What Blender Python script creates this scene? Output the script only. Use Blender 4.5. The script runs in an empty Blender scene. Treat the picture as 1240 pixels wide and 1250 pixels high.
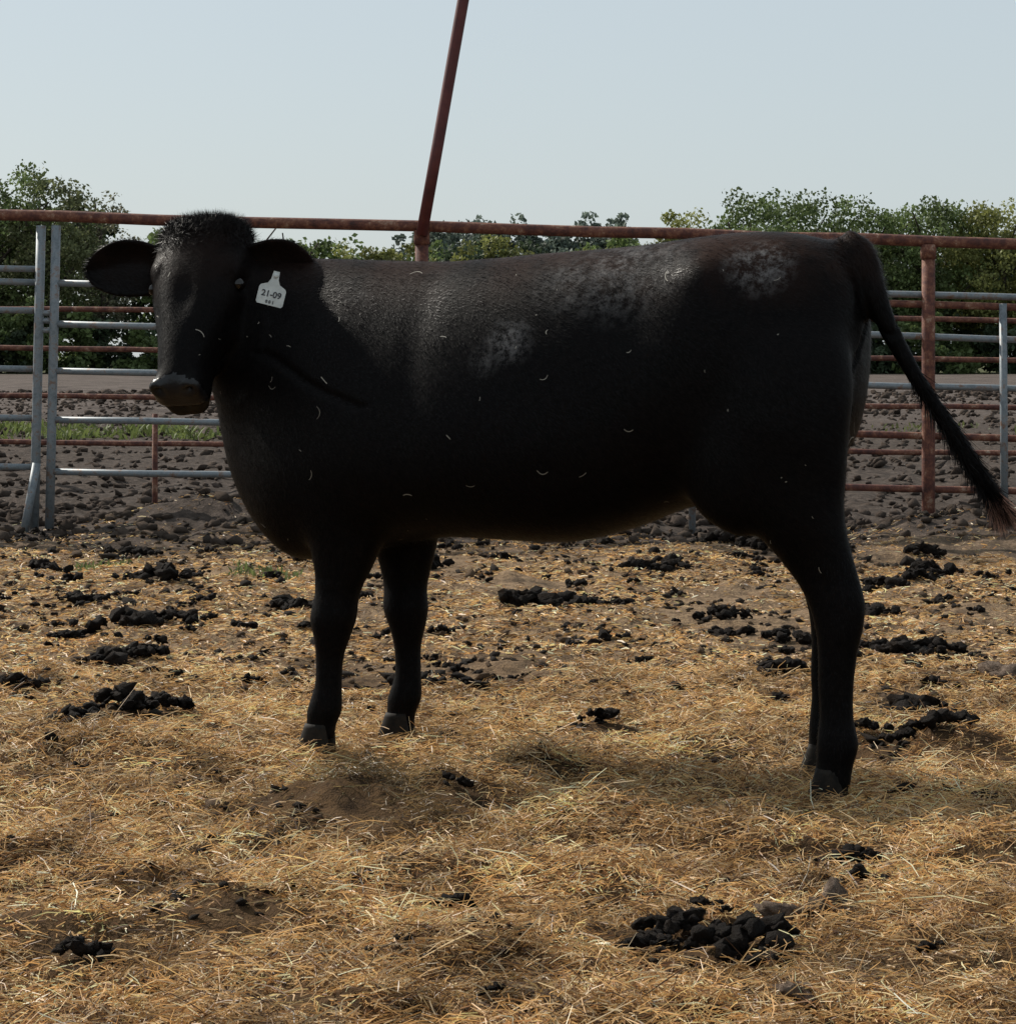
import bpy, math, random, bmesh
import numpy as np
from mathutils import Vector, Matrix
random.seed(7); rng=np.random.default_rng(7)
scene=bpy.context.scene
scene.view_settings.view_transform='Standard'; scene.view_settings.look='None'; scene.view_settings.exposure=0
# ---------------------------------------------------------------- world / sun
SUN_EL=math.radians(38); k=0.78
sx,sy=-1.0,k; n=math.hypot(sx,sy); sx/=n; sy/=n
sun_dir=Vector((sx*math.cos(SUN_EL),sy*math.cos(SUN_EL),math.sin(SUN_EL)))
w=bpy.data.worlds.new("World"); scene.world=w; w.use_nodes=True
nt=w.node_tree; bg=nt.nodes['Background']
sky=nt.nodes.new('ShaderNodeTexSky'); sky.sky_type='NISHITA'; sky.sun_disc=False
sky.sun_elevation=SUN_EL; sky.sun_rotation=math.atan2(sx,sy); sky.air_density=1.0; sky.dust_density=1.5; sky.ozone_density=2.0
# thin high haze over the Nishita sky: lifts and greys it evenly
mx=nt.nodes.new('ShaderNodeMix'); mx.data_type='RGBA'; mx.inputs[0].default_value=.74
nt.links.new(sky.outputs[0],mx.inputs[6]); mx.inputs[7].default_value=(5.5,6.15,6.45,1)
nt.links.new(mx.outputs[2],bg.inputs[0]); bg.inputs[1].default_value=0.11
sl=bpy.data.lights.new('sun','SUN'); sl.energy=5.0; sl.angle=math.radians(0.5); sl.color=(1.0,0.94,0.84)
so=bpy.data.objects.new('sun',sl); scene.collection.objects.link(so)
so.rotation_euler=sun_dir.to_track_quat('Z','Y').to_euler(); so.location=(-20,10,15)
# ---------------------------------------------------------------- camera
cam=bpy.data.cameras.new('camera'); co=bpy.data.objects.new('camera',cam); scene.collection.objects.link(co)
co.location=(0,0,1.0); co.rotation_euler=(math.radians(90),0,0)
cam.sensor_fit='HORIZONTAL'; cam.sensor_width=36; cam.lens=92.9; cam.shift_y=-0.153; cam.clip_end=3000; cam.clip_start=0.1
scene.camera=co
# ---------------------------------------------------------------- helpers
def make_obj(name,verts,faces,mat=None,smooth=True,parent=None,mats=None):
    me=bpy.data.meshes.new(name); me.from_pydata([tuple(v) for v in verts],[],faces); me.update()
    if smooth:
        me.polygons.foreach_set('use_smooth',[True]*len(me.polygons))
    ob=bpy.data.objects.new(name,me); scene.collection.objects.link(ob)
    if mat: me.materials.append(mat)
    if parent: ob.parent=parent
    return ob
def np_mesh(name,V,F,mat,cols=None,smooth=False,parent=None,nrm=None):
    V=np.asarray(V,dtype=np.float32); F=np.asarray(F,dtype=np.int32); kf=F.shape[1]
    me=bpy.data.meshes.new(name); me.vertices.add(len(V)); me.vertices.foreach_set('co',V.ravel())
    me.loops.add(F.size); me.loops.foreach_set('vertex_index',F.ravel())
    me.polygons.add(len(F)); me.polygons.foreach_set('loop_start',np.arange(0,F.size,kf,dtype=np.int32))
    me.polygons.foreach_set('loop_total',np.full(len(F),kf,dtype=np.int32))
    me.update(calc_edges=True)
    if smooth: me.polygons.foreach_set('use_smooth',np.ones(len(F),dtype=bool))
    if cols is not None:
        a=me.attributes.new('Col','FLOAT_COLOR','POINT')
        c=np.ones((len(V),4),dtype=np.float32); c[:,:3]=cols; a.data.foreach_set('color',c.ravel())
    if nrm is not None:
        a=me.attributes.new('Nrm','FLOAT_VECTOR','POINT'); a.data.foreach_set('vector',np.asarray(nrm,dtype=np.float32).ravel())
    me.materials.append(mat)
    ob=bpy.data.objects.new(name,me); scene.collection.objects.link(ob)
    if parent: ob.parent=parent
    return ob
class M:
    def __init__(s,name):
        s.m=bpy.data.materials.new(name); s.m.use_nodes=True; s.t=s.m.node_tree; s.b=s.t.nodes['Principled BSDF']; s.out=s.t.nodes['Material Output']
    def n(s,typ,**kw):
        x=s.t.nodes.new(typ)
        for a,v in kw.items(): setattr(x,a,v)
        return x
    def l(s,a,b): s.t.links.new(a,b)
    def noise(s,scale,detail=4,rough=.6,vec=None):
        x=s.n('ShaderNodeTexNoise'); x.inputs['Scale'].default_value=scale; x.inputs['Detail'].default_value=detail; x.inputs['Roughness'].default_value=rough
        if vec is None:
            if not hasattr(s,'tc'): s.tc=s.n('ShaderNodeTexCoord')
            vec=s.tc.outputs['Object']
        s.l(vec,x.inputs['Vector']); return x.outputs['Fac']
    def ramp(s,fac,stops):
        x=s.n('ShaderNodeValToRGB'); e=x.color_ramp.elements
        while len(e)<len(stops): e.new(0.5)
        for i,(p,c) in enumerate(stops):
            e[i].position=p; e[i].color=(c[0],c[1],c[2],1) if not isinstance(c,(int,float)) else (c,c,c,1)
        s.l(fac,x.inputs[0]); return x.outputs[0]
    def mix(s,fac,a,b,mode='MIX'):
        x=s.n('ShaderNodeMix',data_type='RGBA',blend_type=mode)
        for idx,v in ((0,fac),(6,a),(7,b)):
            if isinstance(v,(int,float)): x.inputs[idx].default_value=v
            elif isinstance(v,tuple): x.inputs[idx].default_value=(*v,1)
            else: s.l(v,x.inputs[idx])
        return x.outputs[2]
    def math(s,op,a,b=None,c=None):
        x=s.n('ShaderNodeMath',operation=op)
        for i,v in enumerate((a,b,c)):
            if v is None: continue
            if isinstance(v,(int,float)): x.inputs[i].default_value=v
            else: s.l(v,x.inputs[i])
        return x.outputs[0]
    def bump(s,h,strength=.5,dist=.01):
        x=s.n('ShaderNodeBump'); x.inputs['Strength'].default_value=strength; x.inputs['Distance'].default_value=dist
        s.l(h,x.inputs['Height']); s.l(x.outputs[0],s.b.inputs['Normal']); return x
    def col(s,c):
        if isinstance(c,tuple): s.b.inputs['Base Color'].default_value=(*c,1)
        else: s.l(c,s.b.inputs['Base Color'])
    def rough(s,r): s.b.inputs['Roughness'].default_value=r
    def spec(s,r): s.b.inputs['Specular IOR Level'].default_value=r
def hsh(ix,iy,seed):
    v=np.sin(ix*127.1+iy*311.7+seed*74.7)*43758.5453
    return v-np.floor(v)
def vnoise(x,y,seed=0):
    x=np.asarray(x,dtype=np.float64); y=np.asarray(y,dtype=np.float64)
    ix=np.floor(x); iy=np.floor(y); fx=x-ix; fy=y-iy
    fx=fx*fx*(3-2*fx); fy=fy*fy*(3-2*fy)
    a=hsh(ix,iy,seed); b=hsh(ix+1,iy,seed); c=hsh(ix,iy+1,seed); d=hsh(ix+1,iy+1,seed)
    return (a*(1-fx)+b*fx)*(1-fy)+(c*(1-fx)+d*fx)*fy
def fbm(x,y,seed=0,o=4):
    r=0;a=.5
    for i in range(o):
        r=r+a*vnoise(x*2**i,y*2**i,seed+i); a*=.5
    return r
MOUNDS=[(-.34,5.72,.075,.22),(-.14,5.9,.05,.12),(.05,6.32,.05,.13),(-1.0,6.5,.05,.2),(-.28,6.78,.03,.1),(.9,5.35,.04,.2),(-.9,5.2,.045,.18),(.15,5.0,.04,.15),
        (.55,6.75,.04,.13),(1.1,6.7,.04,.14),(-1.05,7.2,.05,.16),(.24,6.95,.04,.1),(-.5,4.7,.045,.13),(.6,4.9,.04,.12),(-.1,4.3,.04,.14),(.45,5.4,.04,.12),(-.6,5.3,.04,.12),(.2,5.6,.035,.11),(-.15,5.05,.035,.1),(-.8,4.4,.04,.13)]
# trampled flat spots where the cow stands
FEET=[(.735,5.94,-.015,.26),(.72,6.24,.0,.2),(-.47,6.47,.015,.15),(-.28,6.68,.012,.14)]
def height(x,y):
    x=np.asarray(x,dtype=np.float64); y=np.asarray(y,dtype=np.float64)
    h=.05*(fbm(x*1.6+9,y*1.6,3)-.48)+.07*(fbm(x*5,y*5,11)-.48)+.05*(fbm(x*13,y*13,17,2)-.37)*np.clip((9-y)/2,0,1)
    near=np.clip((y-7)/3,0,1)*np.clip((16-y)/2,0,1)
    h=h+near*.07*(fbm(x*4,y*4,21)-.48)
    pl=np.clip((y-15)/1.5,0,1)*np.clip((90-y)/45,0,1)
    h=h+pl*(.18*(fbm(x*2.4,y*2.4,31,3)-.48))
    for mx,my,a,sg in MOUNDS:
        h=h+a*np.exp(-((x-mx)**2+(y-my)**2)/(sg*sg))
    for mx,my,a,sg in ((-1.75,14.9,.2,.42),(2.45,14.3,.14,.5),(3.2,14.6,.13,.4),(-3.6,15.3,.14,.6),(.6,15.3,.08,.5)):
        h=h+a*np.exp(-((x-mx)**2/(sg*sg*1.6)+(y-my)**2/(sg*sg)))*(.6+.8*fbm(x*5,y*5,35,3))
    for fx,fy,fz,sg in FEET:
        gq=np.exp(-(((x-fx)**2+(y-fy)**2)/(sg*sg))**1.5); h=h*(1-gq)+fz*gq
    return h
def hz(x,y): return float(height(np.array([x]),np.array([y]))[0])
# ---------------------------------------------------------------- ground
def graded(lo,hi,step,ext,g=1.12):
    c=list(np.arange(lo,hi,step)); s=step; v=c[-1]
    while v<ext: s*=g; v+=s; c.append(v)
    s=step; v=c[0]; pre=[]
    while v>-ext: s*=g; v-=s; pre.append(v)
    return np.array(pre[::-1]+c)
xs=graded(-2.6,2.6,.022,900,1.05); ys=graded(3.2,9.0,.022,1500,1.025)
GX,GY=np.meshgrid(xs,ys); GZ=height(GX,GY)
far=np.clip((np.hypot(GX,GY)-80)/80,0,1); GZ=GZ*(1-far)
V=np.stack([GX.ravel(),GY.ravel(),GZ.ravel()],1)
nx,ny=len(xs),len(ys); I=np.arange(nx*ny).reshape(ny,nx)
F=np.stack([I[:-1,:-1].ravel(),I[:-1,1:].ravel(),I[1:,1:].ravel(),I[1:,:-1].ravel()],1)
g=M('ground_soil')
sep=g.n('ShaderNodeSeparateXYZ'); n1=g.noise(1.3,6,.65); g.l(g.tc.outputs['Object'],sep.inputs[0])
n2=g.noise(14,6,.7); n3=g.noise(90,3,.7); n4=g.noise(4,5,.7); n5=g.noise(.5,9,.85)
wy=g.math('ADD',sep.outputs[1],g.math('MULTIPLY',g.math('SUBTRACT',n1,.5),4.0))
soil=g.ramp(n2,[(.32,(.07,.044,.027)),(.5,(.19,.127,.078)),(.70,(.33,.225,.14))])
spk=g.ramp(n3,[(.5,0.0),(.62,1.0)])
soil=g.mix(g.math('MULTIPLY',spk,.55),soil,(.44,.305,.17))
soil=g.mix(g.ramp(n4,[(.50,0.0),(.64,.75)]),soil,(.04,.028,.019))
hayb=g.ramp(n2,[(.3,(.02,.012,.007)),(.6,(.11,.064,.03))])
plow=g.ramp(n2,[(.3,(.026,.021,.018)),(.5,(.072,.056,.046)),(.7,(.13,.102,.085))])
field=g.ramp(n5,[(.38,(.050,.040,.035)),(.5,(.105,.084,.073)),(.62,(.16,.13,.113))])
grass=g.ramp(n4,[(.3,(.05,.06,.025)),(.7,(.10,.10,.05))])
def step(a,b):
    mr=g.n('ShaderNodeMapRange'); g.l(wy,mr.inputs[0]); mr.inputs[1].default_value=a; mr.inputs[2].default_value=b; return mr.outputs[0]
c=g.mix(step(7.0,9.2),hayb,soil)
c=g.mix(step(12.9,14.3),c,plow)
c=g.mix(step(33,50),c,field)
c=g.mix(step(146,156),c,grass)
g.col(c); g.rough(1.0); g.spec(.1); g.bump(g.math('ADD',n2,g.math('MULTIPLY',n3,.5)),1.0,.025)
ground=np_mesh('ground',V,F,g.m,smooth=True)
# ---------------------------------------------------------------- attribute colour material
def colmat(name,rough=.7,transl=0.0,spec=.3):
    m=M(name); a=m.n('ShaderNodeAttribute'); a.attribute_name='Col'; m.l(a.outputs['Color'],m.b.inputs['Base Color']); m.rough(rough); m.spec(spec)
    if transl>0:
        tr=m.n('ShaderNodeBsdfTranslucent'); m.l(a.outputs['Color'],tr.inputs[0]); mx=m.n('ShaderNodeMixShader'); mx.inputs[0].default_value=transl
        m.l(m.b.outputs[0],mx.inputs[1]); m.l(tr.outputs[0],mx.inputs[2]); m.l(mx.outputs[0],m.out.inputs[0])
    return m
# ---------------------------------------------------------------- straw
def ribbons(P,L,W,az,pitch,bend,cols):
    N=len(P); d=np.stack([np.cos(az)*np.cos(pitch),np.sin(az)*np.cos(pitch),np.sin(pitch)],1)
    side=np.stack([-np.sin(az),np.cos(az),np.zeros(N)],1)
    up=np.cross(d,side); roll=rng.uniform(0,math.pi,N)[:,None]
    wv=side*np.cos(roll)+up*np.sin(roll)
    bd=side*bend[:,None]+np.array([0,0,1.])*(-np.abs(bend)*.6)[:,None]
    pts=[]
    for t in (-.5,0,.5):
        c=P+d*(L*t)[:,None]+bd*((t*t*4-1)*-1*-.25*L)[:,None]
        wd=(W*(1.0 if t==0 else .6))[:,None]
        pts+= [c-wv*wd/2,c+wv*wd/2]
    V=np.stack(pts,1).reshape(-1,3); b=(np.arange(N)*6)[:,None]
    F=np.concatenate([b+np.array([[0,1,3,2]]),b+np.array([[2,3,5,4]])],1).reshape(-1,4)
    return V,F,np.repeat(cols,6,axis=0)
HOLES=[(.30,4.45,.17),(.66,5.16,.13),(-1.05,7.15,.22),(1.05,6.75,.2),(-.10,4.7,.10),(-.67,4.25,.10),(.26,6.93,.12),(-.5,4.55,.13),(.9,4.2,.14),(-.95,4.8,.12),(.1,5.35,.1),(-.95,5.6,.12),(.62,5.65,.1),(-.2,5.2,.09),(1.0,5.1,.12),(-.33,3.98,.12),(.5,6.4,.1),(-.7,6.1,.1),(-.08,5.72,.14),(-.5,5.62,.11),(-.36,5.5,.1)]
def haydens(x,y):
    d=np.clip((8.0-y)/1.4,0,1); nn=fbm(x*5.5+3,y*5.5+1,51,4)
    patch=np.clip((nn-.42)/.10,0,1)
    far=.55*np.clip((15.2-y)/2.5,0,1)*np.clip((fbm(x*2.2,y*1.3,58,3)-.22)/.2,0,1)
    r=np.maximum(d*(.08+.92*patch),far)
    for hx,hy,hr in HOLES: r=r*(1-.88*np.exp(-(((x-hx)**2+(y-hy)**2)/hr**2)**2))
    return r
def straw(Nc,y0,y1,Lr,Wr,lift,pit,power=1.0,clump=0):
    y=rng.uniform(y0,y1,Nc); x=rng.uniform(-1,1,Nc)*(y*.2+.35)
    keep=rng.uniform(0,1,Nc)<haydens(x,y)**power; x=x[keep]; y=y[keep]; N=len(x)
    z=height(x,y)+rng.uniform(.0,1,N)**1.5*lift*np.clip(haydens(x,y)*1.4,.15,1)
    L=rng.uniform(*Lr,N)*rng.uniform(.5,1,N); W=rng.uniform(*Wr,N)
    base=np.array([[.74,.46,.20],[.56,.32,.12],[.88,.67,.40],[.34,.175,.072],[.48,.35,.16],[.12,.06,.028]])
    ci=rng.choice(6,N,p=[.26,.22,.15,.15,.07,.15]); cols=base[ci]*rng.uniform(.65,1.2,(N,1))
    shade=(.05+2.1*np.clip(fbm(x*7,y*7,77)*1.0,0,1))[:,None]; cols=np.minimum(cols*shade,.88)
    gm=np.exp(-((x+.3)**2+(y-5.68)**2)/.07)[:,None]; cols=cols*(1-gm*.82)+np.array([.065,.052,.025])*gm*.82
    az=6.28*fbm(x*2.2,y*2.2,83,3)*2+rng.normal(0,.9,N)
    return ribbons(np.stack([x,y,z],1),L,W,az,rng.normal(0,pit,N),rng.normal(0,.4,N),cols)
sm=colmat('straw_mat',.45,.4,.45)
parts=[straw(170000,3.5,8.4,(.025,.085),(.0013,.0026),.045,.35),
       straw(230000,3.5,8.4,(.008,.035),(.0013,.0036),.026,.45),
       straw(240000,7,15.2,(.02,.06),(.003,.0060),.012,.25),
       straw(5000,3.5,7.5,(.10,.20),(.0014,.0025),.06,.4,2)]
Vs=[];Fs=[];Cs=[];o=0
for v,f,cc in parts: Vs.append(v);Fs.append(f+o);Cs.append(cc);o+=len(v)
np_mesh('straw_hay_litter',np.concatenate(Vs),np.concatenate(Fs),sm.m,np.concatenate(Cs))
# ---------------------------------------------------------------- lumps (z given as offset above the ground)
def ico(n):
    bmi=bmesh.new(); bmesh.ops.create_icosphere(bmi,subdivisions=n,radius=1); bmi.verts.ensure_lookup_table()
    a=np.array([v.co[:] for v in bmi.verts]); b=np.array([[v.index for v in f.verts] for f in bmi.faces]); bmi.free(); return a,b
ICO={1:ico(1),2:ico(2),3:ico(3)}
def lumps(items,lv=2,jit=.25):
    B,BF=ICO[lv]; A=np.array([[*it[:6],*it[6]] for it in items]); N=len(A); nb=len(B)
    gz=height(A[:,0],A[:,1]); s=rng.uniform(0,100,N)[:,None]
    bx,by,bz=B[None,:,0],B[None,:,1],B[None,:,2]
    nn=1+1.2*(vnoise(bx*1.6+s,by*1.6+bz*1.3+s,1)-.5)+1.0*(vnoise(bx*4+s,bz*4-by*3+s,2)-.5)+rng.normal(0,jit*.5,(N,nb))
    X=bx*nn*A[:,3:4];Y=by*nn*A[:,4:5];Z=bz*nn*A[:,5:6]
    a=rng.uniform(0,6.28,N)[:,None]; Z=Z+X*rng.uniform(-.4,.4,N)[:,None]
    Q=np.stack([X*np.cos(a)-Y*np.sin(a)+A[:,0:1],X*np.sin(a)+Y*np.cos(a)+A[:,1:2],Z+(gz+A[:,2])[:,None]],2).reshape(-1,3)
    Fa=(BF[None]+(np.arange(N)*nb)[:,None,None]).reshape(-1,3)
    C=np.repeat(A[:,6:9]*rng.uniform(.6,1.35,(N,1)),nb,axis=0)
    return Q,Fa,C
dm=colmat('manure_mat',.8,0,.12); dn=dm.noise(90,5,.8); dm.bump(dn,1,.02)
D=[(-1.516,11.55,.11),(-1.289,9.94,.09),(-1.40,9.55,.11),(-1.573,9.41,.06),(-1.31,8.65,.09),(-1.2,8.7,.06),(-1.47,7.84,.07),(-.893,10.39,.09),(-.75,10.4,.07),(.098,10.42,.12),(.29,10.3,.07),(.42,10.25,.05),
 (-.41,12.5,.11),(.61,12.2,.1),(.75,12.3,.08),(1.17,13.9,.16),(1.3,13.6,.1),(.81,9.94,.08),(.84,9.47,.06),(1.43,10.3,.09),(1.33,8.9,.10),(1.47,8.96,.08),(1.25,9.1,.06),(.87,8.2,.09),(1.0,9.28,.07),(1.16,7.44,.08),
 (.66,5.16,.07),(.30,4.50,.06),(.40,4.37,.06),(.24,4.42,.04),(-.09,4.7,.04),(-.67,4.21,.04),(-1.056,7.19,.08),(-.95,7.3,.06),(-1.15,7.0,.06),(1.03,6.74,.07),(1.15,6.8,.06),(.95,6.9,.05),(.24,6.96,.045),
 (-2.2,12.4,.1),(-1.9,13.2,.09),(1.9,12.0,.1),(2.1,13.2,.1),(1.6,11.2,.09),(1.75,11.4,.08),(-1.0,12.8,.06),(-1.75,10.8,.08)]
items=[]
def pile(x,y,r,nn,lo=.06,hi=.27):
    for j in range(nn):
        a=rng.uniform(0,6.28); q=rng.uniform(0,1)**.8*r; rr=r*rng.uniform(lo,hi)*(1.0 if rng.uniform()<.8 else 1.3)
        items.append((x+math.cos(a)*q*1.3,y+math.sin(a)*q,rr*.5+(.014 if y<7.5 else .006)+max(0,r-q)*.25,rr*1.2,rr,rr*.8,(.018,.013,.010)))
for x,y,r in D: pile(x,y,r,28)
for i in range(190):
    y=rng.uniform(7.6,14.8); x=rng.uniform(-1,1)*(y*.2+.3); pile(x,y,rng.uniform(.02,.05),6,.1,.38)
for i in range(40):
    y=rng.uniform(4.0,7.5); x=rng.uniform(-1,1)*(y*.2+.1); pile(x,y,rng.uniform(.015,.035),7,.1,.35)
v,f,cc=lumps(items,2,.16); np_mesh('manure_clods',v,f,dm.m,cc,smooth=True)
items=[]
yy=rng.uniform(3.8,14.8,8500); xx=rng.uniform(-1,1,8500)*(yy*.2+.4); ff=fbm(xx*1.5,yy*1.2,91)
for x,y,q in zip(xx,yy,ff):
    if q<(.54 if y<7.5 else .38): continue
    rr=rng.uniform(.003,.010)*(1+.06*y)*(1.8 if rng.uniform()<.08 else 1)
    items.append((x,y,rr*.2,rr*1.3,rr,rr*.7,(.03,.022,.016) if rng.uniform()<.6 else (.13,.085,.052)))
v,f,cc=lumps(items,1); np_mesh('soil_crumbs',v,f,dm.m,cc)
items=[]
for i in range(13500):
    y=15.0+rng.uniform(0,1)**1.6*60; x=rng.uniform(-1,1)*(y*.22+.8); rr=rng.uniform(.010,.042)*rng.uniform(.5,1.3)*(1+max(0,y-30)*.03)
    items.append((x,y,rr*.25,rr*1.3,rr,rr*.75,(.066,.051,.042)))
for i in range(900):
    y=rng.uniform(13.9,15.6); x=rng.uniform(-4.5,4.5); rr=rng.uniform(.01,.045)
    items.append((x,y,rr*.2,rr*1.25,rr,rr*.75,(.065,.050,.040)))
cm=colmat('clod_mat',1,0,.05); cn=cm.noise(40,5,.7); cm.bump(cn,.8,.015)
v,f,cc=lumps(items,1); np_mesh('plowed_soil_clods',v,f,cm.m,cc)
rk=M('rock_mat'); rk.col(rk.ramp(rk.noise(38,7,.8),[(.36,(.06,.042,.032)),(.5,(.17,.125,.095)),(.64,(.30,.23,.18))])); rk.rough(.95); rk.spec(.1); rk.bump(rk.noise(45,6,.8),1,.02)
for (x,y,rx,ry,rz) in [(.57,4.64,.062,.035,.034),(.50,4.60,.05,.028,.022),(1.53,8.06,.07,.05,.04),(.44,3.98,.036,.025,.016)]:
    v,f,cc=lumps([(x,y,rz*.4+.008,rx,ry,rz,(1,1,1))],3,.05); np_mesh('field_rock',v,f,rk.m,cc,smooth=True)
# ---------------------------------------------------------------- generic loft
def catmull(arr,sub):
    A=np.array(arr,dtype=float); n=len(A); out=[]
    for i in range(n-1):
        p0=A[max(i-1,0)];p1=A[i];p2=A[i+1];p3=A[min(i+2,n-1)]
        for j in range(sub):
            t=j/sub; out.append(.5*((2*p1)+(-p0+p2)*t+(2*p0-5*p1+4*p2-p3)*t*t+(-p0+3*p1-3*p2+p3)*t**3))
    out.append(A[-1]); return out
def loft(rings,sub=5,seg=32):
    R=catmull(rings,sub) if sub>1 else [np.array(r,float) for r in rings]
    V=[];F=[]
    for r in R:
        c=r[0:3];U=r[3:6];W=r[6:9];e=r[9];pe=r[10]
        for j in range(seg):
            a=2*math.pi*j/seg; ca,sa=math.cos(a),math.sin(a)
            u=math.copysign(abs(ca)**(2/e),ca); v=math.copysign(abs(sa)**(2/e),sa)
            u*=(1-pe*v); V.append(c+U*u+W*v)
    m=len(R)
    for i in range(m-1):
        for j in range(seg):
            a=i*seg+j;b=i*seg+(j+1)%seg; F.append((a,b,b+seg,a+seg))
    V.append(R[0][0:3]); V.append(R[-1][0:3]); c0=len(V)-2;c1=len(V)-1
    for j in range(seg):
        F.append((c0,(j+1)%seg,j)); F.append((c1,(m-1)*seg+j,(m-1)*seg+(j+1)%seg))
    return V,F
S_=np.array([-.914,.406,0]); T_=np.array([-.406,-.914,0]); Z_=np.array([0,0,1.]); O_=np.array([.72,6.1,0])
def L(s,t,z): return O_+S_*s+T_*t+Z_*z
def ring(c,U,Vv,e=2,p=0): return [*c,*U,*Vv,e,p]
PV=[];PF=[]
def add(v,f):
    m_=bpy.data.meshes.new('p'); m_.from_pydata([tuple(x) for x in v],[],f); b_=bmesh.new(); b_.from_mesh(m_)
    bmesh.ops.recalc_face_normals(b_,faces=b_.faces); b_.verts.index_update()
    o=len(PV); PV.extend([tuple(x.co) for x in b_.verts]); PF.extend([tuple(q.index+o for q in fc_.verts) for fc_ in b_.faces]); b_.free(); bpy.data.meshes.remove(m_)
# trunk
B=[(-.115,1.10,.98,.04,0),(-.10,1.19,.88,.10,-.05),(-.06,1.25,.78,.16,-.05),(.03,1.284,.70,.20,0),(.12,1.292,.665,.225,.0),(.22,1.289,.66,.245,.0),(.34,1.275,.64,.256,.08),(.45,1.262,.595,.272,.16),
(.60,1.254,.555,.29,.20),(.75,1.245,.552,.295,.22),(.9,1.237,.556,.285,.22),(1.03,1.236,.545,.265,.22),(1.15,1.243,.52,.245,.2),(1.26,1.248,.495,.222,.16),(1.36,1.25,.49,.19,.10),(1.43,1.245,.53,.155,.05),(1.50,1.225,.60,.118,0),(1.555,1.18,.70,.08,0),(1.585,1.10,.80,.04,0)]
add(*loft([ring(L(s,0,(a+b)/2),T_*wd,Z_*(a-b)/2,2.35,pe) for s,a,b,wd,pe in B],5,48))
# neck
add(*loft([ring(L(1.08,0,.95),T_*.15,Z_*.27),ring(L(1.26,.0,.96),T_*.165,Z_*.28),ring(L(1.39,.02,.99),T_*.155,Z_*.265),ring(L(1.49,.05,1.05),T_*.135,Z_*.225),ring(L(1.56,.08,1.12),T_*.11,Z_*.18)],5,32))
def ell(c,a,b,h,U=S_,Vt=T_):
    rs=[]
    for i in range(9):
        t=-1+2*i/8; q=math.sqrt(max(0.0004,1-t*t)); rs.append(ring(np.array(c)+Z_*h*t,U*a*q,Vt*b*q))
    add(*loft(rs,2,24))
for sg in (1,-1):
    ell(L(-.05,sg*.08,1.14),.06,.05,.07)
    ell(L(.14,sg*.15,.78),.14,.09,.2); ell(L(1.14,sg*.14,.90),.17,.10,.24)
# hind legs
H=[(.06,1.14,.08,.04,.09),(.05,1.05,.15,.09,.12),(.045,.95,.168,.105,.135),(.045,.84,.16,.11,.14),(.035,.73,.143,.095,.14),(.015,.64,.120,.08,.14),(-.024,.565,.095,.062,.135),(-.060,.50,.077,.05,.13),(-.084,.445,.068,.047,.13),(-.091,.385,.056,.044,.13),(-.088,.33,.046,.038,.13),(-.084,.25,.041,.033,.13),(-.085,.18,.040,.032,.13),(-.088,.12,.049,.039,.13),(-.080,.07,.043,.035,.13),(-.070,.02,.047,.038,.13)]
FR=[(1.10,1.08,.05,.03,.10),(1.12,.98,.12,.06,.12),(1.14,.80,.15,.09,.145),(1.15,.66,.125,.085,.14),(1.16,.56,.10,.07,.14),(1.17,.48,.076,.056,.14),(1.185,.41,.058,.047,.14),(1.196,.35,.060,.050,.14),(1.200,.30,.047,.041,.14),(1.206,.25,.036,.032,.14),(1.210,.18,.035,.031,.14),(1.22,.12,.045,.037,.14),(1.23,.08,.038,.033,.14),(1.238,.045,.042,.036,.14)]
def leg(P,side,ds,dz=0,dtop=0):
    rs=[]
    for s,z,a,b,t in P:
        f=max(0,min(1,(.75-z)/.6)); f=f*f*(3-2*f)
        rs.append(ring(L(s+ds*f+dtop*(1-f),side*t,z+dz*f),S_*a,T_*b,2.1))
    add(*loft(rs,4,24)); s,z,a,b,t=P[-1]
    return s+ds,side*t
feet=[leg(H,1,0,.0),leg(H,-1,.10,.0,.085),leg(FR,1,0,.01),leg(FR,-1,-.082,.01)]
# head
d_=Vector((-.11,-.535,-.84)).normalized(); w_=Vector((.95,-.31,0)); w_=(w_-d_*w_.dot(d_)).normalized(); h_=d_.cross(w_)
d_,w_,h_=[np.array(q) for q in (d_,w_,h_)]
P0=np.array([-.765,6.62,1.31])
def HP(a,wd,h): return P0+d_*a+w_*wd+h_*h
HR=[(-.045,.065,.035,-.03),(-.025,.105,.06,-.03),(.02,.124,.085,-.035),(.08,.128,.098,-.045),(.15,.124,.112,-.06),(.20,.114,.12,-.072),(.26,.095,.115,-.072),(.32,.077,.098,-.062),(.37,.067,.082,-.054),(.405,.067,.073,-.05),(.435,.072,.066,-.048),(.456,.069,.056,-.05),(.470,.047,.036,-.052)]
add(*loft([ring(HP(a,0,hc),w_*wr,h_*hr,2.35,(.10 if a>.4 else -.08)) for a,wr,hr,hc in HR],4,36))
def hell(a,wd,h,ra,rw,rh):
    for sg in (1,-1):
        c=HP(a,sg*wd,h); rs=[]
        for i in range(9):
            t=-1+2*i/8; q=math.sqrt(max(.0004,1-t*t)); rs.append(ring(c+d_*ra*t,w_*rw*q,h_*rh*q))
        add(*loft(rs,2,20))
hell(.20,.072,-.10,.10,.048,.078)   # cheeks
hell(.120,.102,.010,.034,.029,.036)    # brows
hell(.448,.040,-.014,.026,.031,.030) # nostril rims
hell(.445,.018,-.105,.028,.038,.022) # chin
# throat link
add(*loft([ring(HP(.12,0,-.09),w_*.10,h_*.09),ring(L(1.53,.06,1.08),-S_*.11,T_*.11),ring(L(1.48,.02,.96),-S_*.13,T_*.125),ring(L(1.41,0,.82),-S_*.14,T_*.13)],6,24))
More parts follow.
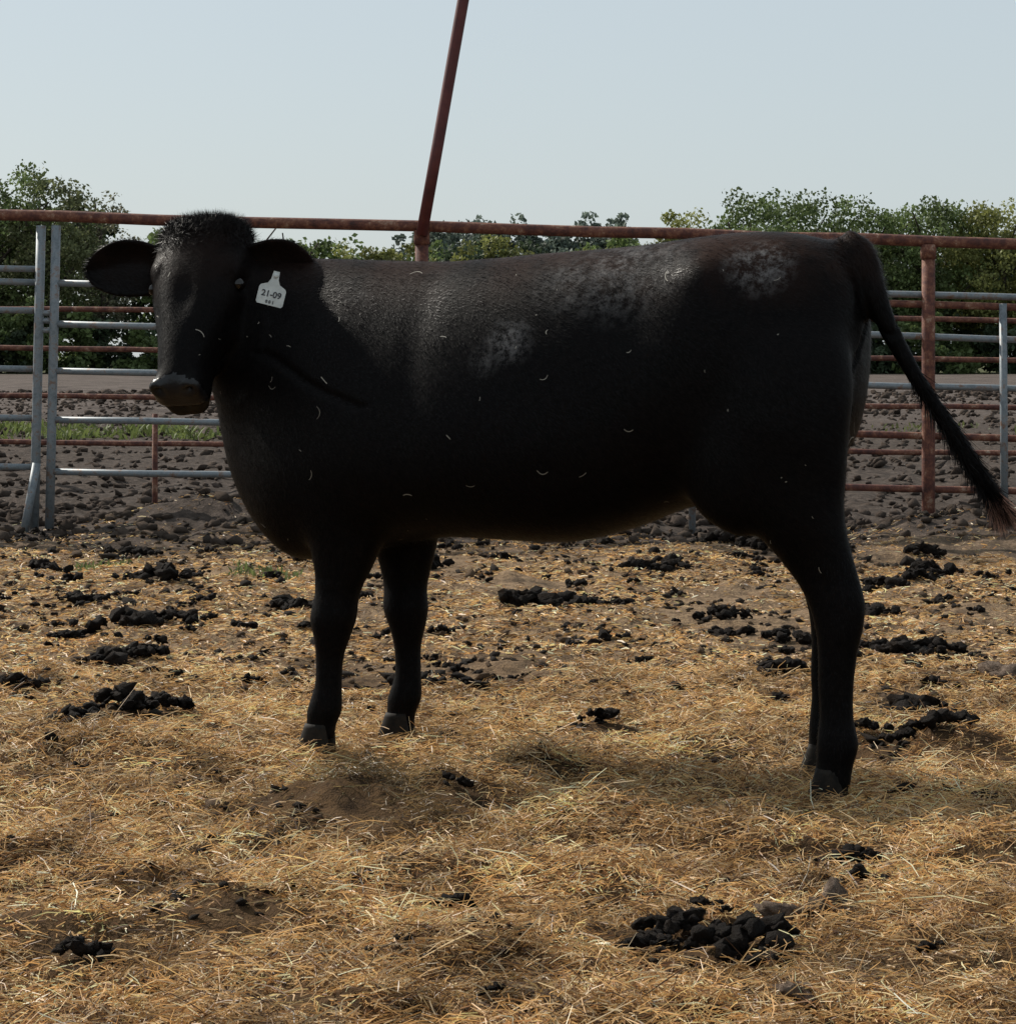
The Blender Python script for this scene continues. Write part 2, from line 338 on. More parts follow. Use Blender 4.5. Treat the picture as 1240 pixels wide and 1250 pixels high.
# tail
TP=[(.765,6.085,1.262,.045),(.808,6.06,1.235,.043),(.834,6.05,1.165,.034),(.873,6.045,1.075,.026),(.935,6.04,.96,.021),(1.01,6.03,.845,.019),(1.065,6.02,.756,.021),(1.105,6.01,.69,.018),(1.13,6.0,.65,.01)]
rs=[]
for i,(x,y,z,r) in enumerate(TP):
    a=np.array(TP[max(0,i-1)][:3]);b=np.array(TP[min(len(TP)-1,i+1)][:3]); t=(b-a)/np.linalg.norm(b-a)
    U=np.cross(t,[0,1,0]);U/=np.linalg.norm(U); rs.append(ring((x,y,z),U*r,np.array([0,1.,0])*r))
add(*loft(rs,5,16))
me=bpy.data.meshes.new('tmp'); me.from_pydata(PV,[],PF); me.update()
tmp=bpy.data.objects.new('tmp',me); scene.collection.objects.link(tmp)
r=tmp.modifiers.new('r','REMESH'); r.mode='VOXEL'; r.voxel_size=.0075
s=tmp.modifiers.new('s','SMOOTH'); s.factor=.5; s.iterations=10
dg=bpy.context.evaluated_depsgraph_get(); cme=bpy.data.meshes.new_from_object(tmp.evaluated_get(dg)); bpy.data.objects.remove(tmp)
cme.name='black_cow'; cow=bpy.data.objects.new('black_cow',cme); scene.collection.objects.link(cow)
nv=len(cme.vertices); co_=np.empty(nv*3); cme.vertices.foreach_get('co',co_); co_=co_.reshape(-1,3)
ed=np.empty(len(cme.edges)*2,dtype=np.int32); cme.edges.foreach_get('vertices',ed); ed=ed.reshape(-1,2)
aa=np.clip((co_-P0)@d_,-.05,.48); hdist=np.linalg.norm(co_-(P0+aa[:,None]*d_-.05*h_),axis=1)
wgt=np.clip((co_[:,2]-.52)/.12,0,1)*np.clip((hdist-.125)/.05,0,1)*np.clip((.80-co_[:,0])/.05,0,1)
deg=np.bincount(ed.ravel(),minlength=nv)[:,None].astype(float)
def relax(co_,f,wg):
    acc=np.zeros_like(co_)
    for ax in range(3):
        acc[:,ax]=np.bincount(ed[:,0],weights=co_[ed[:,1],ax],minlength=nv)+np.bincount(ed[:,1],weights=co_[ed[:,0],ax],minlength=nv)
    return co_+(acc/deg-co_)*(f*wg)[:,None]
ls0=(co_-O_)@S_; wneck=wgt*np.clip((ls0-1.0)/.15,0,1)
for it in range(60): co_=relax(co_,.57 if it%2==0 else -.575,wgt)
for it in range(55): co_=relax(co_,.7,wgt)
for it in range(120): co_=relax(co_,.8,wneck)
cme.vertices.foreach_set('co',co_.ravel()); cme.update()
no_=np.empty(nv*3); cme.vertices.foreach_get('normal',no_); no_=no_.reshape(-1,3)
co_+=no_*(.004*wgt+.005*wneck)[:,None]
rel=co_-P0; A_=rel@d_; W_=rel@w_; H_=rel@h_
for sg in (1,-1):
    c=HP(.467,sg*.041,-.008); q=co_-c; dd=((q@d_)/.016)**2+((q@w_)/.014)**2+((q@h_)/.012)**2
    co_-=no_*(.024*np.exp(-dd))[:,None]
    c=HP(.15,sg*.119,-.02); q=co_-c; dd=np.sum(q*q,1)/(.02**2); co_-=no_*(.012*np.exp(-dd))[:,None]
head=(A_>.3)&(A_<.5)&(H_<.05)&(H_>-.14)
ml=np.where(head,np.exp(-((H_+.080+(.45-A_)*.12)/.006)**2),0); co_-=no_*(.008*ml)[:,None]
fd=np.exp(-((A_-.22)/.07)**2-(W_/.035)**2)*(H_>-.02); co_-=no_*(.008*fd)[:,None]
co_+=no_*(.008*(fbm(co_[:,0]*5+co_[:,1]*3,co_[:,2]*5,5,3)-.45))[:,None]*(co_[:,2]>.45)[:,None]
ls=(co_-O_)@S_; lt=(co_-O_)@T_
fl=np.exp(-(((ls-.38)/.09)**2+((co_[:,2]-1.08)/.09)**2)); co_-=no_*(.016*fl)[:,None]
fl=np.exp(-(((ls-.22)/.06)**2+((co_[:,2]-1.19)/.05)**2)); co_+=no_*(.013*fl)[:,None]
fl=np.exp(-(((ls-.93)/.05)**2+((co_[:,2]-.95)/.22)**2)); co_-=no_*(.007*fl)[:,None]
cme.vertices.foreach_set('co',co_.ravel()); cme.update()
cme.polygons.foreach_set('use_smooth',[True]*len(cme.polygons))
def coat(name,hair=False):
    m=M(name); geo=m.n('ShaderNodeNewGeometry'); P=geo.outputs['Position']
    sp=m.n('ShaderNodeSeparateXYZ'); m.l(P,sp.inputs[0])
    big=m.noise(6,5,.6,P); fine=m.noise(70,4,.7,P); mid=m.noise(34,7,.85,P)
    base=m.ramp(fine,[(.3,(.0018,.0016,.0017)),(.7,(.0058,.0046,.0044))])
    zt=m.n('ShaderNodeMapRange'); m.l(sp.outputs[2],zt.inputs[0]); zt.inputs[1].default_value=1.10; zt.inputs[2].default_value=1.25
    xt=m.n('ShaderNodeMapRange'); m.l(sp.outputs[0],xt.inputs[0]); xt.inputs[1].default_value=-.55; xt.inputs[2].default_value=-.3; xt.inputs[3].default_value=.3
    bl=m.math('MULTIPLY',m.math('MULTIPLY',zt.outputs[0],xt.outputs[0]),m.ramp(big,[(.40,.15),(.60,.9)]))
    base=m.mix(bl,base,(.030,.014,.009))
    tot=None
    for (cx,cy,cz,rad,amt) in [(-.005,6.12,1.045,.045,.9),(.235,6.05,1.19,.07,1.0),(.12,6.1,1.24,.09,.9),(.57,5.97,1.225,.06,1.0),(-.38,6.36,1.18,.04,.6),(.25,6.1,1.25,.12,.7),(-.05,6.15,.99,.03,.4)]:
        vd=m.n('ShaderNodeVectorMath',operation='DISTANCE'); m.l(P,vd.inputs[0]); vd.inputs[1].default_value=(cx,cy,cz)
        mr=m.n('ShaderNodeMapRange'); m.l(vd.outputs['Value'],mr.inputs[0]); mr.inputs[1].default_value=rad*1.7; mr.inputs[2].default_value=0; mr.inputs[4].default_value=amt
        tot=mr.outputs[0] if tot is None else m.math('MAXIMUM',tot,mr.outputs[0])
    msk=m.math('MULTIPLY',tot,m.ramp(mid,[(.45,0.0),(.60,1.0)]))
    base=m.mix(msk,base,(.22,.21,.205))  # pale dust, with sun sheen on back and hip painted into the colour
    m.col(base); m.rough(.36 if hair else .55); m.spec(.13 if hair else .06)
    if hair:
        at=m.n('ShaderNodeAttribute'); at.attribute_name='Nrm'
        sc=m.n('ShaderNodeVectorMath',operation='SCALE'); m.l(geo.outputs['Normal'],sc.inputs[0]); sc.inputs['Scale'].default_value=.42
        ad=m.n('ShaderNodeVectorMath',operation='ADD'); m.l(at.outputs['Vector'],ad.inputs[0]); m.l(sc.outputs[0],ad.inputs[1])
        nm=m.n('ShaderNodeVectorMath',operation='NORMALIZE'); m.l(ad.outputs[0],nm.inputs[0]); m.l(nm.outputs[0],m.b.inputs['Normal'])
    else: m.bump(fine,.35,.004)
    return m
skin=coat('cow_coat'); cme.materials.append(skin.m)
mz=M('cow_muzzle'); mzn=mz.noise(160,3,.6); mz.col(mz.ramp(mz.noise(25,3),[(.4,(.008,.008,.009)),(.7,(.020,.019,.019))])); mz.rough(.36); mz.spec(.35); mz.bump(mzn,.5,.002); cme.materials.append(mz.m)
ml_=M('cow_chin_hair'); ml_.col(ml_.ramp(ml_.noise(50,3),[(.35,(.012,.009,.005)),(.7,(.030,.022,.011))])); ml_.rough(.7); ml_.spec(.15); cme.materials.append(ml_.m)
np_=len(cme.polygons); fc=np.empty(np_*3); cme.polygons.foreach_get('center',fc); fc=fc.reshape(-1,3)-P0
fa,fw,fh=fc@d_,fc@w_,fc@h_
mi=np.zeros(np_,dtype=np.int32); inh=(np.abs(fw)<.1)&(fh>-.16)&(fh<.06)
jag=.003*np.sin(fw*240)+.002*np.sin(fw*610+1)
mi[(fa+jag>.428+.02*np.abs(fw)/.07)&inh&(fh>-.08)]=1; mi[(fa+jag>.400)&inh&(fh<=-.08)&(fh>-.14)]=2
cme.polygons.foreach_set('material_index',mi)
# ears
def ear(name,base,dr,up,fw,Ln,HW):
    base=np.array(base,float); dr=np.array(dr,float)/np.linalg.norm(dr); up=np.array(up,float); fw=np.array(fw,float); V=[];F=[]; NU,NV=24,14
    for i in range(NU+1):
        u=i/NU; hw=HW*(max(0,math.sin(math.pi*(.17+.83*u**1.25))))**.52; hw=max(hw,.004)
        for j in range(NV+1):
            v=-1+2*j/NV; cup=.045*(v*v)*(1-.4*u)*math.sin(math.pi*(.3+.6*u))
            V.append(base+dr*(Ln*u)+up*(v*hw - .012*u*u)+fw*(cup-.012+.004*math.sin(7*u+3*v)))
    for i in range(NU):
        for j in range(NV):
            a=i*(NV+1)+j; F.append((a,a+1,a+NV+2,a+NV+1))
    ob=make_obj(name,V,F,skin.m,parent=cow); sd=ob.modifiers.new('t','SOLIDIFY'); sd.thickness=.011; sd.offset=0
    sb=ob.modifiers.new('s','SUBSURF'); sb.levels=1; sb.render_levels=1
    return ob
er1=ear('ear_right',HP(.08,-.095,-.05),(-1,.05,.12),(.08,.15,1),(-.1,-1,.15),.222,.072)
er2=ear('ear_left',HP(.09,.09,-.05),(1,-.02,.02),(.02,.1,1),(.15,-1,.1),.200,.082)
# eyes
em=M('cow_eye'); em.col((.006,.004,.003)); em.rough(.06)
for sg in (1,-1):
    c=HP(.152,sg*.112,-.014); v,f=loft([ring(c+Z_*(-.018+.036*i/8),np.array([1.,0,0])*max(.001,math.sqrt(max(0,1-(-1+2*i/8)**2)))*.018,np.array([0,1.,0])*max(.001,math.sqrt(max(0,1-(-1+2*i/8)**2)))*.018) for i in range(9)],1,16)
    make_obj('eye',v,f,em.m,parent=cow)
# hooves (two claws each)
hm=M('hoof_horn'); hm.col(hm.ramp(hm.noise(60),[(.3,(.006,.005,.004)),(.7,(.022,.017,.012))])); hm.rough(.7); hm.spec(.2)
for (s,t) in feet:
    p=L(s,t,0); g0=hz(p[0],p[1])
    for sg in (1,-1):
        rs=[]
        for z,a,b,off in ((-.02,.046,.020,.008),(.0,.046,.020,.008),(.03,.041,.019,.004),(.055,.035,.018,.0),(.08,.030,.016,-.004)):
            rs.append(ring(L(s+off,t+sg*.019,g0+z),S_*a,T_*b,2.2))
        v,f=loft(rs,2,18); make_obj('hoof',v,f,hm.m,parent=cow)
# hay heaped round the feet
Vs=[];Fs=[];Cs=[];o=0
for (s,t) in feet:
    p=L(s,t,0); N=600; a=rng.uniform(0,6.28,N); rr=.05+rng.uniform(0,1,N)*.15; x=p[0]+np.cos(a)*rr*1.1; y=p[1]+np.sin(a)*rr
    z=height(x,y)+rng.uniform(0,.035,N)*(1.2-rr/.2)
    cols=np.array([[.66,.42,.19]])*rng.uniform(.2,1.2,(N,1))
    v,f,cc=ribbons(np.stack([x,y,z],1),rng.uniform(.03,.10,N),rng.uniform(.0015,.0028,N),a+rng.normal(1.57,.7,N),rng.normal(0,.25,N),rng.normal(0,.3,N),cols)
    Vs.append(v);Fs.append(f+o);Cs.append(cc);o+=len(v)
np_mesh('loose_hay',np.concatenate(Vs),np.concatenate(Fs),sm.m,np.concatenate(Cs))
# ---------------------------------------------------------------- fur
def tris(ob):
    dg=bpy.context.evaluated_depsgraph_get(); e=ob.evaluated_get(dg); me=e.to_mesh(); me.calc_loop_triangles()
    nvv=len(me.vertices); v=np.empty(nvv*3); me.vertices.foreach_get('co',v); v=v.reshape(-1,3)
    t=np.empty(len(me.loop_triangles)*3,dtype=np.int32); me.loop_triangles.foreach_get('vertices',t); e.to_mesh_clear(); return v,t.reshape(-1,3)
bpy.context.view_layer.update()
def sample(ob,N,filt=None):
    v,t=tris(ob); a,b,c=v[t[:,0]],v[t[:,1]],v[t[:,2]]; nn=np.cross(b-a,c-a); ar=np.linalg.norm(nn,axis=1)+1e-12
    wt=ar.copy()
    if filt is not None: wt*=filt((a+b+c)/3)
    i=rng.choice(len(t),N,p=wt/wt.sum()); r1=np.sqrt(rng.uniform(0,1,N))[:,None]; r2=rng.uniform(0,1,N)[:,None]
    return a[i]*(1-r1)+b[i]*r1*(1-r2)+c[i]*r1*r2, nn[i]/ar[i][:,None]
def fur(P,Nn,flow,Ln,W,lift,rnd):
    N=len(P); t=flow-Nn*np.sum(flow*Nn,1)[:,None]; t/=np.linalg.norm(t,axis=1)[:,None]+1e-6
    d=t+Nn*lift+rng.normal(0,rnd,(N,3)); d/=np.linalg.norm(d,axis=1)[:,None]
    sd=np.cross(d,Nn); sd/=np.linalg.norm(sd,axis=1)[:,None]+1e-6
    Lc=Ln[:,None]; Vv=np.stack([P-sd*W/2-Nn*.001,P+sd*W/2-Nn*.001,P+d*Lc],1).reshape(-1,3)
    return Vv,np.arange(N*3).reshape(-1,3),np.repeat(Nn,3,axis=0)
FV=[];FF=[];FN=[];o=0
def addfur(v,f,nn):
    global o
    FV.append(v);FF.append(f+o);FN.append(nn);o+=len(v)
nomuz=lambda c:1.0-(((c-P0)@d_>.41)&(np.abs((c-P0)@w_)<.1)&((c-P0)@h_>-.14)&((c-P0)@h_<.06))*1.0
P,Nn=sample(cow,150000,nomuz)
# hair flow: along the face on the head, blending to back-and-down over the neck and body
q=P-P0; qa=np.clip(q@d_,-.05,.48); qd=np.linalg.norm(q-(qa[:,None]*d_-.05*h_),axis=1); hb=np.clip((.20-qd)/.08,0,1)
fl=np.array([.75,-.2,-.55])*(1-hb)[:,None]+d_*hb[:,None]
legm=P[:,2]<.55; fl[legm]=[0,0,-1]; tl=P[:,0]>.83; fl[tl]=[.5,0,-.85]
fl=fl+.9*np.stack([fbm(P[:,0]*11,P[:,2]*11,201,2)-.37,fbm(P[:,1]*11,P[:,2]*11,202,2)-.37,fbm(P[:,0]*11,P[:,2]*11,203,2)-.37],1)
Ln=rng.uniform(.008,.020,len(P)); Ln[P[:,2]<.5]*=.7; Ln*=1-.4*hb
addfur(*fur(P,Nn,fl,Ln,.0013,.27,.17))
P,Nn=sample(cow,13000,lambda c:np.exp(-((c-HP(-.01,0,.0))@w_/.105)**4-((c-HP(-.01,0,0))@d_/.045)**2-((c-HP(-.01,0,0))@h_/.06)**2)+1e-9)
addfur(*fur(P,Nn,np.tile(h_*.6+d_*.2,(len(P),1))+rng.normal(0,.5,(len(P),3)),rng.uniform(.012,.036,len(P)),.0013,.7,.35))
P,Nn=sample(cow,5000,lambda c:np.exp(-np.sum((c-np.array([.82,6.06,1.2]))**2,1)/.07**2)+1e-9)
addfur(*fur(P,Nn,np.tile([.4,0,-.9],(len(P),1)),rng.uniform(.015,.03,len(P)),.0013,.35,.25))
P,Nn=sample(cow,9000,lambda c:np.exp(-((c[:,2]-.56)/.07)**2)*(c[:,0]<.6)+1e-9)
addfur(*fur(P,Nn,np.tile([.5,0,-.9],(len(P),1)),rng.uniform(.012,.028,len(P)),.0012,.35,.25))
for e in (er1,er2):
    P,Nn=sample(e,8000); s=np.sign(P[:,0]-P0[0])[:,None]
    addfur(*fur(P,Nn,np.tile([1.,0,-.1],(len(P),1))*s,rng.uniform(.008,.02,len(P)),.0013,.35,.3))
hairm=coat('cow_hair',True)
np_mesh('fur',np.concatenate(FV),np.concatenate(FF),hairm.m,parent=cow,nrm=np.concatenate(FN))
# tail switch
sw=colmat('switch_hair',.5,.25,.4); N=3800
t=rng.uniform(0,1,N)**.7; tp=catmull([q[:3] for q in TP[4:]],10); tp=np.array(tp); ii=(t*(len(tp)-1)).astype(int); P=tp[ii]
Ls=rng.uniform(.03,.08,N); dirr=np.array([.40,-.05,-.9])+rng.normal(0,.17,(N,3)); dirr/=np.linalg.norm(dirr,axis=1)[:,None]
side=np.cross(dirr,rng.normal(0,1,(N,3))); side/=np.linalg.norm(side,axis=1)[:,None]
P=P+side*.018*rng.uniform(0,1,(N,1))
V=np.stack([P-side*.0012,P+side*.0012,P+dirr*Ls[:,None]+side*.012],1).reshape(-1,3)
tipc=np.where((t[:,None]>.80)&(rng.uniform(0,1,(N,1))<.6),np.array([[.46,.26,.19]]),np.array([[.010,.007,.006]]))*rng.uniform(.03,1.6,(N,1))
cc=np.repeat(tipc,3,axis=0); np_mesh('tail_switch',V,np.arange(N*3).reshape(-1,3),sw.m,cc,parent=cow)
# straw flecks stuck in the coat
P,Nn=sample(cow,7000); lt=(P-O_)@T_; ok=(lt>.12)&(P[:,2]>.5)&(P[:,2]<1.2); P=P[ok][:60]+Nn[ok][:60]*.012; Nn=Nn[ok][:60]; N=len(P)
Vv=[];Ff=[]
for p,nn in zip(P,Nn):
    a=np.cross(nn,rng.normal(0,1,3)); a/=np.linalg.norm(a); b=np.cross(nn,a); Lh=rng.uniform(.001,1)**2*.016+.0015; cv=rng.uniform(-.7,.7); wdt=rng.uniform(.0004,.0011)
    o0=len(Vv)
    for kk in range(5):
        tt=-1+kk/2; c=p+a*Lh*tt+b*Lh*cv*tt*tt; Vv+= [c-b*wdt,c+b*wdt]
    Ff+=[(o0+2*kk,o0+2*kk+1,o0+2*kk+3,o0+2*kk+2) for kk in range(4)]
fm=M('fleck_mat'); fm.col((.3,.27,.22)); make_obj('straw_flecks',Vv,Ff,fm.m,parent=cow)
# ear tag
tm=M('tag_plastic'); tm.col(tm.ramp(tm.noise(30,4),[(.3,(.45,.47,.44)),(.7,(.66,.68,.65))])); tm.rough(.5)
pts=[(-.008,.042),(.008,.042),(.010,.02),(.016,.008),(.033,.0),(.036,-.006),(.036,-.045),(.032,-.05),(-.032,-.05),(-.036,-.045),(-.036,-.006),(-.033,.0),(-.016,.008),(-.010,.02)]
nP=len(pts); V=[(x,-.0015,z) for x,z in pts]+[(x,.0015,z) for x,z in pts]
F=[tuple(range(nP)),tuple(range(2*nP-1,nP-1,-1))]+[(i,i+nP,(i+1)%nP+nP,(i+1)%nP) for i in range(nP)]
tag=make_obj('ear_tag',V,F,tm.m,smooth=False,parent=cow); tag.location=(-.578,6.455,1.172); tag.rotation_euler=(math.radians(-6),math.radians(14),math.radians(8)); tag.scale=(.94,.94,.94)
bm=bmesh.new(); bm.from_mesh(tag.data); bmesh.ops.recalc_face_normals(bm,faces=bm.faces); bm.to_mesh(tag.data); bm.free()
ink=M('tag_ink'); ink.col((.03,.03,.035))
def txt(body,size,x,z):
    cu=bpy.data.curves.new('tag_number','FONT'); cu.body=body; cu.size=size; cu.align_x='CENTER'; cu.extrude=.0003; cu.offset=.0005
    to=bpy.data.objects.new('tag_number',cu); scene.collection.objects.link(to); cu.materials.append(ink.m)
    to.parent=tag; to.location=(x,-.0022,z); to.rotation_euler=(math.radians(90),0,0)
txt('21-09',.023,0,-.028); txt('0 0 1',.011,0,-.045)
v,f=loft([ring((0,-.003,.030),np.array([.007,0,0]),np.array([0,0,.007])),ring((0,-.001,.030),np.array([.007,0,0]),np.array([0,0,.007]))],1,16); make_obj('tag_button',v,f,tm.m,parent=tag)
# ---------------------------------------------------------------- fence
def rods(name,segs,mat,parent=None,seg=14):
    V=[];F=[]
    for p,q,r in segs:
        p=Vector(p);q=Vector(q);d=(q-p); n=max(2,int(d.length/.5)); d.normalize(); u=d.cross(Vector((0,1,.01))).normalized(); v=d.cross(u)
        o=len(V)
        for i in range(n+1):
            c=p.lerp(q,i/n)+Vector((0,0,random.uniform(-.005,.005)))*(1 if 0<i<n else 0)
            for j in range(seg):
                a=2*math.pi*j/seg; V.append(c+u*r*math.cos(a)+v*r*math.sin(a))
        for i in range(n):
            for j in range(seg): F.append((o+i*seg+j,o+i*seg+(j+1)%seg,o+(i+1)*seg+(j+1)%seg,o+(i+1)*seg+j))
        F.append(tuple(o+j for j in range(seg))[::-1]); F.append(tuple(o+n*seg+j for j in range(seg)))
    ob=make_obj(name,V,F,mat,parent=parent)
    bm=bmesh.new(); bm.from_mesh(ob.data); bmesh.ops.recalc_face_normals(bm,faces=bm.faces); bm.to_mesh(ob.data); bm.free()
    return ob
rust=M('rusty_pipe'); rust.col(rust.ramp(rust.noise(14,7,.8),[(.34,(.035,.014,.012)),(.47,(.10,.032,.022)),(.57,(.19,.075,.042)),(.66,(.32,.23,.17))])); rust.rough(.8); rust.bump(rust.noise(60,4),.5,.004)
red=M('red_oxide_paint'); red.col(red.ramp(red.noise(7,6,.7),[(.35,(.06,.011,.011)),(.6,(.11,.022,.019)),(.75,(.11,.05,.035))])); red.rough(.6)
galv=M('galvanised_pipe'); galv.col(galv.ramp(galv.noise(16,7,.8),[(.35,(.11,.13,.145)),(.52,(.21,.24,.26)),(.63,(.18,.11,.075))])); galv.rough(.55); galv.b.inputs['Metallic'].default_value=.25
FY=14.8
def tz(x): return 1.72-.0282*x
top=[((-9,FY,tz(-9)),(9,FY,tz(9)),.032)]
rods('pipe_fence',top+[((x,FY,-.2),(x,FY,tz(x)-.02),.038) for x in (-8.3,-5.4,-.486,2.373,5.3,8.2)]+[((x,FY,tz(x)-.1),(x,FY,tz(x)-.02),.045) for x in (-.486,2.373)],rust.m)
rods('leaning_steel_pole',[((-.486-.0,FY-.05,tz(-.486)-.05),(-.486+.177*2.6,FY-.05,tz(-.486)+2.55),.033)],red.m)
gr=[((-2.56,FY-.03,z),(-.53,FY-.03,z-.04),.019) for z in (1.416,1.185,.92,.644,.352)]
gr+=[((-2.583,FY-.03,.03),(-2.545,FY-.03,1.74),.026),((-.54,FY-.03,.28),(-.54,FY-.03,1.4),.019)]
rods('metal_gate',gr,galv.m)
gl=[((-2.66,FY+.0,z),(-5.35,FY,z+.05),.018) for z in (1.495,1.42,1.26,.93,.653,.376)]
gl+=[((-2.672,FY-.02,.0),(-2.632,FY-.02,1.74),.027),((-2.715,FY-.1,0),(-2.65,FY-.06,.40),.024),((-5.35,FY,.2),(-5.35,FY,1.6),.02),((-4.0,FY+.02,.3),(-4.0,FY+.02,1.5),.014)]
gl+=[((-2.65,FY-.02,z),(-2.56,FY-.02,z),.016) for z in (1.25,1.2,1.15)]
rods('metal_gate',gl,galv.m)
pr=[((-.44,FY+.02,z+.08),(8.5,FY+.02,z-.17),.019) for z in (1.345,1.11,.83)]
pr+=[((2.80,FY-.02,.0),(2.79,FY-.02,1.30),.022),((1.04,FY,-.05),(1.04,FY,1.36),.02),((5.0,FY-.02,.0),(5.0,FY-.02,1.25),.022)]
pf=rods('livestock_panel',pr,galv.m)
rods('lower_rust_rails',[((-.44,FY+.02,z+.08),(8.5,FY+.02,z-.17),.020) for z in (1.29,.55,.25)],rust.m,parent=pf)
F2=20.5
br=[((-11,F2,z+.12),(11,F2,z-.14),.021) for z in (1.34,1.03,.66,.30)]+[((x,F2,-.1),(x,F2,1.4),.03) for x in (-9.6,-6.4,-4.25,-.2,6.2,9.4)]
br+=[((-2.1,15.6,-.1),(-2.1,15.6,.66),.017)]
rods('rusty_corral_fence',br,rust.m)
# ---------------------------------------------------------------- trees
leafm=colmat('leaf_mat',.6,.35,.25); bark=M('bark'); bark.col(bark.ramp(bark.noise(3),[(.3,(.03,.022,.016)),(.7,(.09,.07,.055))])); bark.rough(.9)
def crown(cx,cy,zb,zt,wd,nc,nl,col,leaf=.3,shape='oak'):
    C=[]
    for i in range(nc):
        for _ in range(60):
            p=rng.uniform(-1,1,3)
            if shape=='oak' and p[0]**2+p[1]**2+max(p[2],p[2]*.6)**2<1: break
            if shape=='cone' and math.hypot(p[0],p[1])<(1-p[2])*.5: break
            if shape=='bush' and p[0]**2+p[1]**2+max(p[2],0)**2<1: break
        C.append(p)
    C=np.array(C); cz=(zb+zt)/2; hz_=(zt-zb)/2; rad=rng.uniform(.14,.27,nc)*wd/2*(1.15 if shape=='oak' else 1)
    if shape=='cone': rad*=.6
    ci=rng.integers(0,nc,nl); dirv=rng.normal(0,1,(nl,3)); dirv/=np.linalg.norm(dirv,axis=1)[:,None]
    rr=rad[ci]*rng.uniform(.2,1.1,nl)**.6*(.7+.6*vnoise(dirv[:,0]*3+ci,dirv[:,2]*3+ci,4))
    P=np.stack([cx+C[ci,0]*wd/2*.85,cy+C[ci,1]*wd/2*.85,cz+C[ci,2]*hz_*.88],1)+dirv*rr[:,None]*np.array([1,1,.75])
    P[:,2]=np.where(P[:,2]<.1,rng.uniform(0,.8,nl),P[:,2])
    a=rng.normal(0,1,(nl,3)); a/=np.linalg.norm(a,axis=1)[:,None]; b=np.cross(a,rng.normal(0,1,(nl,3))); b/=np.linalg.norm(b,axis=1)[:,None]
    s=(leaf*rng.uniform(.45,1.2,nl))[:,None]
    V=np.stack([P-a*s*.5,P-b*s*.35,P+a*s*.5,P+b*s*.35],1).reshape(-1,3)
    cv=np.array(col)*(rng.uniform(.7,1.3,nl)*(.6+.8*rng.uniform(0,1,nc)[ci]))[:,None]; return V,np.repeat(cv,4,axis=0)
def trunkrods(cx,cy,zt,wd):
    out=[]; r0=.02*zt+.06; segs=[((cx,cy,-.2),(cx+.1,cy,zt*.35),r0),((cx+.1,cy,zt*.35),(cx-.1,cy,zt*.75),r0*.6)]
    for i in range(9):
        a=rng.uniform(0,6.28); z0=rng.uniform(.25,.6)*zt; segs.append(((cx,cy,z0),(cx+math.cos(a)*wd*.38,cy+math.sin(a)*wd*.3,z0+rng.uniform(.15,.32)*zt),r0*.28))
    return segs
def taper(segs):
    V=[];F=[]
    for p,q,r in segs:
        p=np.array(p,float);q=np.array(q,float);d=q-p;d/=np.linalg.norm(d);u=np.cross(d,[.3,1,.1]);u/=np.linalg.norm(u);v=np.cross(d,u);o=len(V)
        for c,rr in ((p,r),(q,r*.55)):
            for j in range(7):
                a=2*math.pi*j/7; V.append(c+u*rr*math.cos(a)+v*rr*math.sin(a))
        for j in range(7): F.append((o+j,o+(j+1)%7,o+7+(j+1)%7,o+7+j))
    return V,F
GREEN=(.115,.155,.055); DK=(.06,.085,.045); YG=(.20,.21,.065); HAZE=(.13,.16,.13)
def tree(name,x,y,zt,wd,col,nl=6500,nc=26,zb=None,shape='oak',leaf=.3):
    V,cc=crown(x,y,zt*.15 if zb is None else zb,zt,wd,nc,nl,col,leaf,shape)
    tv,tf=taper(trunkrods(x,y,zt,wd)); t=make_obj(name,tv,tf,bark.m)
    np_mesh('foliage',V,np.arange(len(V)).reshape(-1,4),leafm.m,cc,parent=t)
k=.05
for (px,py,wd,col) in [(8,188,9.5,GREEN),(72,212,8,(.13,.145,.065)),(125,212,5,(.14,.14,.085)),(-70,205,9,GREEN),(835,250,6.5,YG),(900,228,8.2,GREEN),(968,224,9,GREEN),(1050,232,8.4,GREEN),(1130,228,9.2,GREEN),(1215,236,9,YG),(1310,236,9,GREEN)]:
    tree('oak_tree',(px-620)*k,158+rng.uniform(-4,4),1+(435-py)*k,wd,col,(15000 if px!=125 else 3000),90,leaf=.26)
for (px,py) in ((300,238),(352,247)):
    tree('cedar_tree',(px-620)*k,160,1+(435-py)*k,5,DK,5000,34,shape='cone')
TV=[];TC=[]
def addt(*a,**kw):
    v,c=crown(*a,**kw); TV.append(v);TC.append(c)
for i in range(52):   # main wood
    x=-75+150*i/51+rng.uniform(-1,1); px=x/k+620; top=279+rng.uniform(-6,7)
    if px>790: top=258+rng.uniform(-8,10)
    if px<190: top=240+rng.uniform(-8,10)
    zt=1+(435-top)*k
    addt(x,164+rng.uniform(-3,4),0,zt,7.5,50,5200,(DK if rng.uniform()<.4 else GREEN),leaf=.38)
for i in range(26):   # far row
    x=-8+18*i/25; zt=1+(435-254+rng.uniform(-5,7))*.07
    addt(x,224+rng.uniform(-3,3),0,zt,6,44,2400,HAZE,leaf=.5)
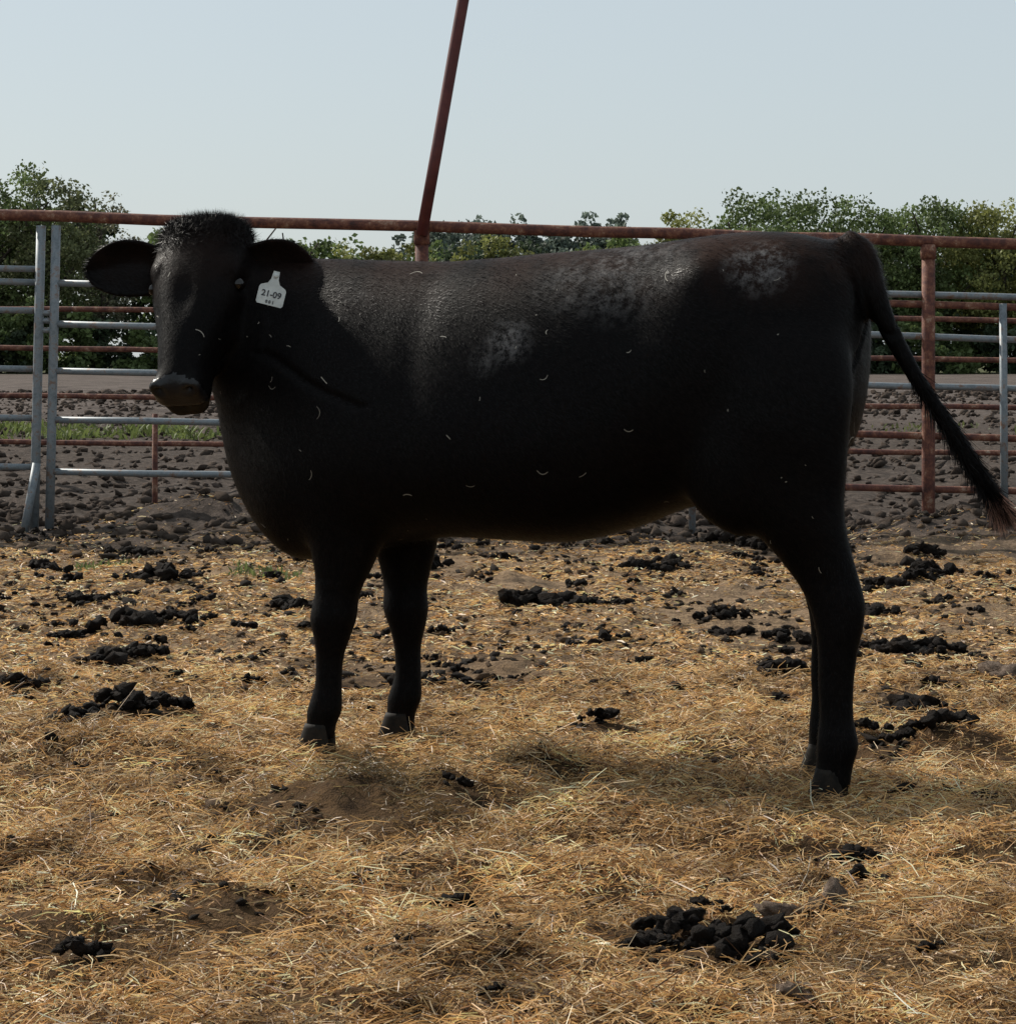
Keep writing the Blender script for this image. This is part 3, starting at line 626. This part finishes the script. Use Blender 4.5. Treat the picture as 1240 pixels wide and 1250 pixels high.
for i in range(80):   # understorey bushes, front
    x=-75+150*i/79+rng.uniform(-1.5,1.5); px=x/k+620; zt=rng.uniform(2.5,5.2)
    col=DK if rng.uniform()<.75 else GREEN
    addt(x,155+rng.uniform(-3,2),-.3,zt,5.2,20,2300,col,leaf=.36,shape='bush')
for px,py in ((600,283),(555,290),(470,286),(430,292),(640,290),(700,290),(760,286),(1240,325),(500,286)):
    addt((px-620)*k,156,1,1+(435-py)*k,5,30,3800,YG,leaf=.27)
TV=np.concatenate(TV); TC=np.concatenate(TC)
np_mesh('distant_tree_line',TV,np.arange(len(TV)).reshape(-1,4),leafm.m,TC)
# weeds
def weeds(name,n,xr,yr,hr,col,leafw,thr=.46):
    x=rng.uniform(*xr,n);y=rng.uniform(*yr,n); keep=fbm(x*1.3,y*.8,66)>thr; x=x[keep];y=y[keep];n=len(x); z=height(x,y)
    az=rng.uniform(0,6.28,n); h=rng.uniform(*hr,n)*rng.uniform(.4,1,n); lean=rng.normal(0,.5,(n,2))*h[:,None]
    s=np.stack([np.cos(az),np.sin(az),np.zeros(n)],1)*leafw; P=np.stack([x,y,z],1); T=P+np.stack([lean[:,0],lean[:,1],h],1); Mi=(P+T)/2+np.stack([0*h,0*h,h*.15],1)
    V=np.stack([P-s*.4,P+s*.4,Mi+s,Mi-s],1).reshape(-1,3); V2=np.stack([Mi-s,Mi+s,T+s*.1,T-s*.1],1).reshape(-1,3)
    cv=np.repeat(np.array(col)*rng.uniform(.5,1.4,(n,1)),4,axis=0)
    VV=np.concatenate([V,V2]); np_mesh(name,VV,np.arange(len(VV)).reshape(-1,4),leafm.m,np.concatenate([cv,cv]))
weeds('green_weeds',5000,(-8.5,-3.4),(31,36),(.05,.2),(.13,.16,.05),.018,.5)
weeds('green_weeds',500,(4.5,9),(33,37),(.05,.14),(.12,.13,.05),.018,.52)
for (x,y) in ((1.12,12.0),(-1.1,11.9),(-1.9,12.5)):
    weeds('weed_sprig',150,(x-.16,x+.16),(y-.2,y+.2),(.015,.05),(.14,.17,.06),.006,.46)
